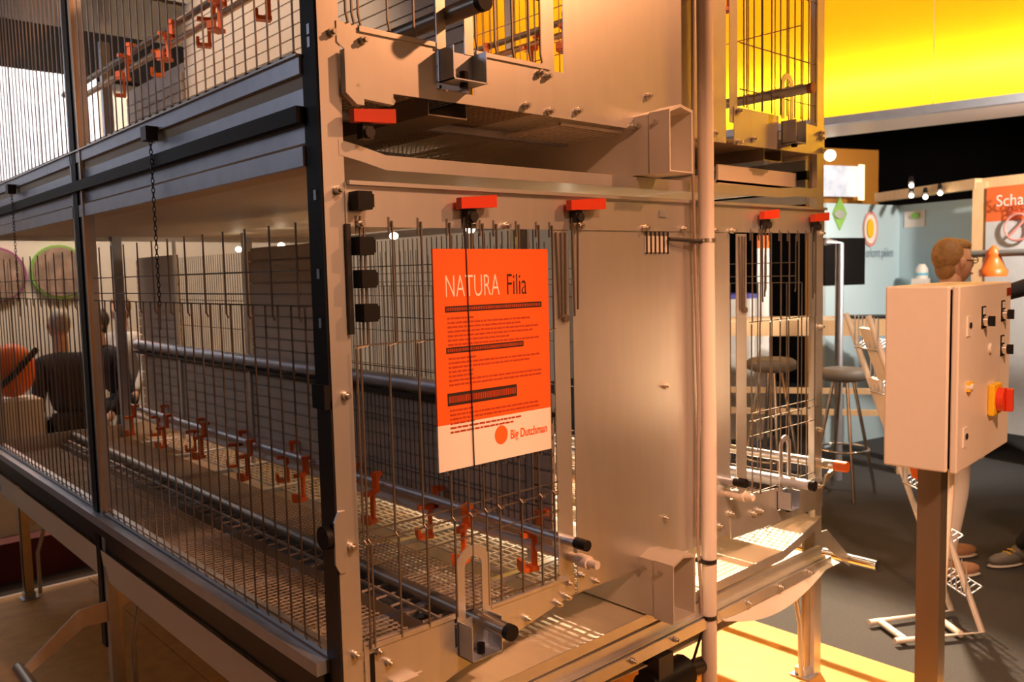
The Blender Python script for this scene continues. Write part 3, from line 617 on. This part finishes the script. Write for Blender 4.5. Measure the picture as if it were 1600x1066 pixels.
text('wall_lettering', 'orkomt pikken', mat('blue_ink', (.06, .12, .2)), wl, onwall((1353, 402), bc, bl, .02), .15, ux=-dl, sx=.52, thick=-.002)
c = onwall((1413, 356), bc, br_); e = onwall((1445, 328), bc, br_); wallseg(c, e, c.z, e.z, .02, 'wall_card', SIGNW, parent=wr); disc(onwall((1430, 337), bc, br_, .03), dr_, .05, .035, 'card_emblem', GREEN, wr, 8)
# timber frame with the orange header
fA, fB = at((1534, 300), 8.0), at((1700, 275), 7.2)
fr = thing('timber_frame', (fA.x, fA.y, ZF), 'pale timber stand frame beside the orange lettered header', 'stand frame')
MB().box(fA.x-.06, fA.x+.06, fA.y-.06, fA.y+.06, ZF, 2.42).build('upright', WOOD, fr)
for a, b_, z in ((fA, fB, 2.36), (fA, at((1376, 302), 9.4), 2.36)): wallseg(a, b_, z-.0, z+.1, .08, 'header_beam', WOOD, parent=fr)
hA, hB = at((1541, 320), 7.9), at((1700, 300), 7.1)
hd = thing('header_board', (hA.x, hA.y, 1.2), 'orange header board over a product poster', 'sign')
zz = at((1541, 347), 7.9).z
wallseg(hA, hB, zz, 2.36, .03, 'orange_panel', mat('header_orange', (.8, .16, .04), .5), parent=hd); wallseg(hA, hB, ZF+.3, zz, .02, 'poster', mat('poster_grey', (.62, .66, .7), .5), parent=hd)
dh = Vector((hB.x-hA.x, hB.y-hA.y, 0)).normalized(); nh = Vector((dh.y, -dh.x, 0))
text('header_lettering', 'Schalen-', SIGNW, hd, at((1556, 323), 7.75), .15, ux=dh, sx=.95); text('header_lettering', 'Pan Feeder', mat('maroon_print', (.3, .04, .03)), hd, at((1572, 340), 7.7), .14, ux=dh, sx=.95)
c = at((1590, 355), 7.6); ring = MB().tube([c + dh*(.12*math.cos(a)) + Vector((0, 0, .12*math.sin(a))) for a in [2*math.pi*i/20 for i in range(21)]], .012, 6, False).tube([c-dh*.08+Vector((0, 0, -.08)), c+dh*.08+Vector((0, 0, .08))], .012, 6); ring.build('prohibition_ring', mat('red_print', (.7, .2, .2)), hd)
# orange feeder pan model on the poster's shelf
fp = thing('feeder_pan', at((1552, 430), 7.3), 'orange plastic feeder pan with cone top on grey pipe', 'feeder pan')
c = at((1552, 432), 7.3); rs = [(.11, 0), (.115, .055), (.095, .07), (.07, .14), (.06, .18), (.07, .2), (.012, .27)]
MB().tube([c + Vector((0, 0, z)) for r, z in rs], [r for r, z in rs], 14).build('pan', ORANGEP, fp)
MB().tube([c + Vector((0, 0, .2)) - dh*.25, c + Vector((0, 0, .2)) + dh*1.2], .03, 10).build('feed_pipe', GREYS, fp)
# spot lamps on the beam
for p in ((1424, 306), (1446, 308), (1469, 302), (1424, 290)):
    c = at(p, 8.3); o = thing('spot_lamp', c, 'small clamp spotlight above the pale blue booth', 'lamp', 'spotlights on the booth beam')
    MB().ball(c, .022, 10, 6).build('bulb', BULB, o); MB().tube([c+Vector((.02, .01, .02)), c+Vector((.12, .05, .09))], [.028, .02], 10).build('housing', DARKM, o)
# brown display tower with screen
a, b_ = at((1288, 231), 9.6), at((1373, 229), 9.9)
tw = thing('display_tower', (a.x, a.y, ZF), 'orange-brown display tower with a lit picture screen', 'display')
wallseg(a, b_, ZF, a.z, .3, 'tower_body', BROWN, parent=tw)
p0, p1 = at((1280, 258), 9.4), at((1342, 257), 9.6); wallseg(p0, p1, at((1300, 307), 9.5).z, p0.z, .02, 'screen', SCREEN, parent=tw)
p0, p1 = at((1344, 257), 9.5), at((1351, 257), 9.55); wallseg(p0, p1, at((1346, 312), 9.5).z, p0.z, .02, 'light_strip', mat('warm_strip', (1, .8, .4), emit=(1, .75, .35), es=2.5), parent=tw)
MB().ball(at((1297, 243), 9.2), .06, 10, 6).build('lamp', BULB, tw)
# monitor on a stand
c = at((1326, 408), 7.6); mn = thing('monitor', (c.x, c.y, ZF), 'black flat screen on a grey stand in front of the blue wall', 'monitor')
p0, p1 = at((1290, 372), 7.6), at((1352, 370), 7.8); wallseg(p0, p1, at((1320, 446), 7.7).z, p0.z, .05, 'screen', BLACKH, parent=mn)
q0 = at((1312, 380), 7.3); MB().tube([(q0.x, q0.y, ZF), (q0.x, q0.y, q0.z), tuple(at((1290, 378), 7.3))], .035, 8).build('stand_tube', RAIL, mn)
# dispenser
c = at((1440, 450), 8.8); ds = thing('hand_dispenser', (c.x, c.y, c.z), 'white dispenser bottle with blue label by the blue wall', 'dispenser')
MB().box(c.x-.09, c.x+.09, c.y-.07, c.y+.07, c.z-.1, c.z+.1).build('base', SIGNW, ds); MB().tube([c+Vector((0, 0, .1)), c+Vector((0, 0, .2)), c+Vector((0, 0, .25))], [.06, .06, .03], 12).build('bottle', SIGNW, ds)
MB().tube([c+Vector((0, 0, .13)), c+Vector((0, 0, .16))], .0615, 12).build('label_band', mat('cyan_print', (.2, .55, .7)), ds)
MB().box(c.x-.1, c.x+.1, c.y-.1, c.y+.1, ZF, c.z-.1).build('cupboard', CREAMB, None, label='pale cupboard under the white dispenser', cat='cupboard')
# roll-up banner and white counter seen through the right wire door
p0, p1 = at((1184, 368), 8.9), at((1202, 368), 8.95)
rb = thing('roll_up_banner', (p0.x, p0.y, ZF), 'narrow white roll-up banner with orange top behind the wire door', 'banner')
zc = at((1192, 388), 8.9).z
WB = mat('banner_white', (.85, .82, .78), .6)
wallseg(p0, p1, ZF+.06, zc, .01, 'banner_sheet', WB, parent=rb); wallseg(p0, p1, zc, p0.z, .01, 'banner_top', ORANGEP, parent=rb)
MB().box(p0.x-.1, p1.x+.1, p0.y-.08, p0.y+.08, ZF, ZF+.06).build('banner_base', RAIL, rb)
p0, p1 = at((1130, 468), 9.2), at((1196, 466), 9.3)
ct = thing('display_counter', (p0.x, p0.y, ZF), 'bright white counter with blue top edge behind the wire door', 'counter')
wallseg(p0, p1, ZF, p0.z, .5, 'counter_body', WB, parent=ct); wallseg(p0, p1, p0.z, p0.z+.05, .5, 'counter_top', mat('blue_edge', (.12, .12, .5), .5), parent=ct)
spot('unseen_spot', (4.9, 1.6, 2.85), ((p0.x+p1.x)/2, p0.y, 1.2), 260, 60, (1, .85, .7))
# bar table
t0 = fl((1385, 745)); zt_ = at((1385, 500), 7.5).z
tb = thing('bar_table', (t0.x, t0.y, ZF), 'long pale wood bar table behind the cage', 'table')
tA = Vector((t0.x+.25, t0.y-.25, 0)); td = Vector((-.55, .83, 0)).normalized(); tn = Vector((.83, .55, 0)).normalized()
def tbox(u0, u1, v0, v1, z0, z1, name, m):
    v = [tA+td*u+tn*v_ for v_ in (v0, v1) for u in (u0, u1)]; v = [v[0], v[1], v[3], v[2]]
    return MB().add([(q.x, q.y, z0) for q in v] + [(q.x, q.y, z1) for q in v], [(0, 3, 2, 1), (4, 5, 6, 7), (0, 1, 5, 4), (1, 2, 6, 5), (2, 3, 7, 6), (3, 0, 4, 7)]).build(name, m, tb)
tbox(0, 3.2, 0, .75, zt_-.14, zt_, 'top', WOOD)
for u in (.12, 2.9):
    for v in (.05, .58): tbox(u, u+.12, v, v+.12, ZF, zt_-.14, 'leg', WOOD)
for z in (.28, .48): tbox(.1, 3.0, .1, .16, z, z+.05, 'foot_rail', WOOD)
lt = tbox(.1, .6, .2, .55, zt_, zt_+.02, 'x', BLACKP); lt.parent = None; lt.name = 'laptop'; lt.location = Vector(tb['_o'])*U; tag(lt, 'dark laptop lying on the pale wood bar table', 'laptop')
def stool(p, z, label):
    s = thing('bar_stool', (p.x, p.y, ZF), label, 'stool', 'bar stools')
    MB().tube([(p.x, p.y, z-.05), (p.x, p.y, z-.03), (p.x, p.y, z+.03), (p.x, p.y, z+.05)], [.14, .19, .19, .16], 16).build('seat', GREYS, s)
    for i in range(4):
        a = math.pi/4+i*math.pi/2; MB().tube([(p.x+.08*math.cos(a), p.y+.08*math.sin(a), z-.05), (p.x+.27*math.cos(a), p.y+.27*math.sin(a), ZF)], .014, 8).build('leg', CHROME, s)
    MB().tube([(p.x+.2*math.cos(a), p.y+.2*math.sin(a), .15) for a in [2*math.pi*i/16 for i in range(17)]], .011, 6, False).build('foot_ring', CHROME, s)
stool(at((1318, 585), 6.9), at((1318, 585), 6.9).z, 'grey seated chrome bar stool by the table leg'); stool(at((1205, 570), 6.6), at((1205, 570), 6.6).z, 'grey seated chrome bar stool seen through the right wire door')

# ------------------------------------------------------------------ people
def skin_mesh(name, nodes, edges, m, parent, sub=2):
    org = Vector(parent['_o']); me = bpy.data.meshes.new(name)
    me.from_pydata([(Vector(n[0]) - org)*U for n in nodes], edges, []); o = bpy.data.objects.new(name, me); C.objects.link(o); o.parent = parent; o['_o'] = parent['_o']
    md = o.modifiers.new('skin', 'SKIN'); md.use_smooth_shade = True
    for i, n in enumerate(nodes):
        r = n[1]; me.skin_vertices[0].data[i].radius = (r*U, r*U) if not isinstance(r, tuple) else (r[0]*U, r[1]*U)
    me.skin_vertices[0].data[0].use_root = True
    s = o.modifiers.new('sub', 'SUBSURF'); s.levels = sub; s.render_levels = sub; me.materials.append(m); return o
def chain(pts): return pts, [(i, i+1) for i in range(len(pts)-1)]
def head(par, c, face, hair, tilt=0, glasses=False, hairsz=1.0):
    # c = head centre, face = horizontal unit vector the face looks along
    f = Vector(face).normalized(); l = Vector((-f.y, f.x, 0)); up_ = Vector((0, 0, 1)); h = MB(); nu, nv = 20, 16; vs = []; fs = []
    for i in range(nv+1):
        t = math.pi*i/nv
        for j in range(nu):
            a = 2*math.pi*j/nu; x = math.sin(t)*math.cos(a)*.105; y = math.sin(t)*math.sin(a)*.083; z = math.cos(t)*.135
            if z < -.03: k = 1+(z+.03)*2.2; y *= max(k, .55); x = x*max(k, .7)+.02*(-z-.03)/.1
            if x > .05 and abs(y) < .022 and -.05 < z < .035: x += .028*(1-abs(y)/.022)*(1-abs(z+.012)/.05)
            if x > .06 and abs(z-.035) < .02 and .015 < abs(y) < .05: x -= .008
            vs.append(Vector(c)+f*x+l*y+up_*z)
    for i in range(nv):
        for j in range(nu): fs.append((i*nu+j, (i+1)*nu+j, (i+1)*nu+(j+1) % nu, i*nu+(j+1) % nu))
    h.add(vs, fs, True)
    for s in (1, -1): h.ball(Vector(c)+l*s*.085-f*.005+up_*.0, .03, 10, 8, (.75, .35, 1), Matrix(((f.x, l.x, 0), (f.y, l.y, 0), (0, 0, 1))))
    h.tube([Vector(c)+up_*-.07-f*.02, Vector(c)+up_*-.22-f*.035], [.058, .065], 12)
    ho = h.build('head', SKIN, par); R3 = Matrix(((f.x, l.x, 0), (f.y, l.y, 0), (0, 0, 1)))
    hm = MB(); hm.ball(Vector(c)-f*.045+up_*.042, .112*hairsz, 18, 12, (.86, .80, .98), R3)
    if hairsz >= 1: hm.ball(Vector(c)-f*.062-up_*.03, .075, 14, 10, (.7, .98, 1.1), R3).ball(Vector(c)+f*.018+up_*.10, .072, 12, 8, (1.05, 1.0, .6), R3)
    hm.build('hair', hair, ho)
    for s in (1, -1):
        MB().ball(Vector(c)+f*.088+l*s*.034+up_*.012, .012, 8, 6).build('eye', mat('eye_white', (.7, .66, .6), .3), ho)
        if glasses:
            g = Vector(c)+f*.108+l*s*.036+up_*.01
            MB().tube([g+l*(.026*math.cos(a))+up_*(.018*math.sin(a)) for a in [2*math.pi*i/12 for i in range(13)]], .003, 5, False).tube([g+l*s*.026, Vector(c)+l*s*.088+up_*.012], .003, 5).build('glasses_rim', DARKM, ho)
    MB().tube([Vector(c)+f*.098-up_*.07+l*.024, Vector(c)+f*.106-up_*.068, Vector(c)+f*.098-up_*.07-l*.024], .006, 6).build('mouth', mat('lips', (.5, .2, .16), .5), ho)
def hand(par, wst, d, m=SKIN):
    d = Vector(d).normalized(); x, y = frame(d); o = MB().tube([wst, wst+d*.04, wst+d*.09], [.026, .04, .038], 10)
    for i in range(4):
        b0 = wst+d*.085+x*(-.03+.02*i); L = (.07, .08, .075, .06)[i]; o.tube([b0, b0+d*L*.5+y*.008, b0+d*L*.8+y*.03], [.010, .009, .007], 8)
    o.tube([wst+d*.03+x*.035, wst+d*.06+x*.062, wst+d*.09+x*.066+y*.012], [.012, .011, .009], 8); o.build('hand', m, par)
def shoe(par, p, d, m, sole=WHITEP, L=.29):
    d = Vector(d).normalized(); x = Vector((-d.y, d.x, 0)); R3 = Matrix(((d.x, x.x, 0), (d.y, x.y, 0), (0, 0, 1)))
    s = MB().ball(p+d*.10+Vector((0, 0, .045)), .05, 14, 8, (2.6, .95, .85), R3).ball(p+Vector((0, 0, .07)), .052, 12, 8, (1.15, .9, 1.1), R3).build('shoe', m, par)
    MB().ball(p+d*.10+Vector((0, 0, .012)), .05, 14, 6, (2.75, 1.0, .25), R3).build('sole', sole, s)
    for i in range(3): q = p+d*(.06+i*.035)+Vector((0, 0, .095-i*.012)); MB().tube([q-x*.03, q+Vector((0, 0, .008)), q+x*.03], .004, 5).build('lace', YEL if m is GREYS else m, s)
def person(label, hc, face, hair, top, legs_m, feet, shoes_m, arms=None, glasses=False, seated=False, hairsz=1.0):
    hc = Vector(hc); f = Vector(face).normalized(); l = Vector((-f.y, f.x, 0)); p = thing('person', (hc.x, hc.y, ZF), label, 'person')
    neck = hc - f*.03 + Vector((0, 0, -.2)); ch_ = neck + Vector((0, 0, -.2)) - f*.01; hip = Vector((hc.x, hc.y, neck.z-.62)) - f*.04
    if seated: hip = Vector((hc.x, hc.y, neck.z-.55)) - f*.22; ch_ = neck.lerp(hip, .35) - f*.04
    N = [(hip, (.17, .13)), (hip.lerp(ch_, .5), (.165, .12)), (ch_, (.19, .13)), (neck+Vector((0, 0, -.04)), .07)]; Ed = [(0, 1), (1, 2), (2, 3)]
    hands = []
    for s in (1, -1):
        sh = ch_ + l*s*.19 + Vector((0, 0, .09)); arm = (arms or {}).get(s)
        el, wr_ = arm if arm else (sh + l*s*.05 + Vector((0, 0, -.32)) - f*.03, sh + l*s*.04 + Vector((0, 0, -.58)) + f*.12)
        el, wr_ = Vector(el), Vector(wr_); k = len(N); N += [(sh, .075), (el, .056), (wr_, .042)]; Ed += [(2, k), (k, k+1), (k+1, k+2)]; hands.append((wr_, wr_-el))
    skin_mesh('top', N, Ed, top, p)
    for wr_, d in hands: hand(p, wr_, d)
    N = [(hip+Vector((0, 0, .06)), (.165, .13)), (hip-Vector((0, 0, .06)), (.16, .13))]; Ed = [(0, 1)]
    for s, ft in zip((1, -1), feet):
        ft = Vector(ft); th_ = hip + l*s*.09 - Vector((0, 0, .12)); an = ft + Vector((0, 0, .1))
        kn = th_.lerp(an, .5) + f*.05 if not seated else th_ + f*.46 + Vector((0, 0, .02))
        k = len(N); N += [(th_, .098), (kn, .068), (kn.lerp(an, .5), .06), (an, .05)]; Ed += [(1, k), (k, k+1), (k+1, k+2), (k+2, k+3)]
        shoe(p, ft, f, shoes_m)
    skin_mesh('trousers', N, Ed, legs_m, p); head(p, hc, face, hair, glasses=glasses, hairsz=hairsz); return p
rx = rgt; fx = fwd
hA_ = at((1492, 408), 5.1); hA_.z = 1.665
person('person with short blond-brown hair and glasses behind the control cabinet', hA_, rx+fx*.12, HAIRB, WHITEC, WHITEC, [fl((1474, 872)), fl((1476, 902))], TAN, glasses=True)
hB_ = at((1745, 395), 4.85); hB_.z = 1.74
sB = hB_ + Vector((0, 0, -.3))
person('person in navy jacket and dark jeans reaching towards the booth', hB_, -rx*.8-fx*.2, HAIRD, NAVY, JEANS, [fl((1592, 882)), fl((1700, 890))], GREYS,
       arms={1: (at((1640, 438), 4.5), at((1565, 460), 4.4)), -1: (hB_ + rx*.1 + Vector((0, 0, -.62)), hB_ - rx*.15 + Vector((0, 0, -.82)))})
# people seen through the cage at the left
def lp_(px, d, z): q = at(px, d); q.z = z; return q
h1 = lp_((92, 520), 7.2, 1.30); person('grey-haired person in dark coat sitting hunched beyond the cage end', h1, fx*.7-rx*.7, HAIRG, DKCOAT, DKCOAT, [h1+fx*.3+Vector((0, 0, ZF-h1.z))-rx*.1, h1+fx*.3+rx*.15+Vector((0, 0, ZF-h1.z))], BLACKP, seated=True, hairsz=.93)
h2 = lp_((150, 528), 8.5, 1.25); person('dark-haired person in dark top sitting behind the hunched one', h2, -fx*.6-rx*.5, HAIRD, DKCOAT, JEANS, [h2-fx*.3+Vector((0, 0, ZF-h2.z)), h2-fx*.3+rx*.2+Vector((0, 0, ZF-h2.z))], BLACKP, seated=True)
h3 = lp_((188, 508), 9.2, 1.36); person('person in white shirt standing by the cream hall wall', h3, -fx-rx*.3, HAIRB, WHITEC, JEANS, [h3-rx*.1+Vector((0, 0, ZF-h3.z)), h3+rx*.1+Vector((0, 0, ZF-h3.z))], BLACKP)
# orange bag and pictures on the hall wall
c = lp_((18, 575), 6.5, 1.0); bg = thing('orange_bag', (c.x, c.y, .72), 'bright orange bag with a dark strap beside the hunched person', 'bag')
MB().ball(c, .17, 14, 10, (1, .8, 1.25)).build('bag_body', ORANGEP, bg); MB().tube([c+Vector((-.15, -.12, -.15)), c+Vector((0, -.16, 0)), c+Vector((.16, -.1, .16))], .025, 8).build('strap', BLACKP, bg)
MB().box(c.x-.2, c.x+.16, c.y-.2, c.y+.16, ZF, .78).build('side_table', WHITEP, None, label='pale side table under the orange bag', cat='table')
for px, m, lab in (((-8, 430), PURPLE, 'round photograph with purple rim on the cream hall wall'), ((93, 425), GREEN, 'round photograph with green rim on the cream hall wall')):
    c = plane(px, 1, 8.58); t = thing('round_picture', c, lab, 'picture', 'round pictures')
    def dsk(r, y0, y1, name, mm): MB().prism([(c.x+r*math.cos(2*math.pi*i/28), c.z+r*math.sin(2*math.pi*i/28)) for i in range(28)], 1, y0, y1).build(name, mm, t)
    dsk(.30, 8.55, 8.59, 'rim', m); dsk(.275, 8.54, 8.56, 'photo', PHOTO)
bn = thing('hall_banner', (1.2, 8.3, 2.75), 'bright bluish white lit banner beyond the cage', 'banner')
MB().box(-2.5, 1.95, 8.30, 8.34, 2.75, 3.92).build('banner_sheet', COOLS, bn); MB().box(-2.5, 1.95, 8.28, 8.36, 2.70, 2.75).build('banner_rail', RAIL, bn)
for o in list(bpy.data.objects):
    if '_o' in o: del o['_o']
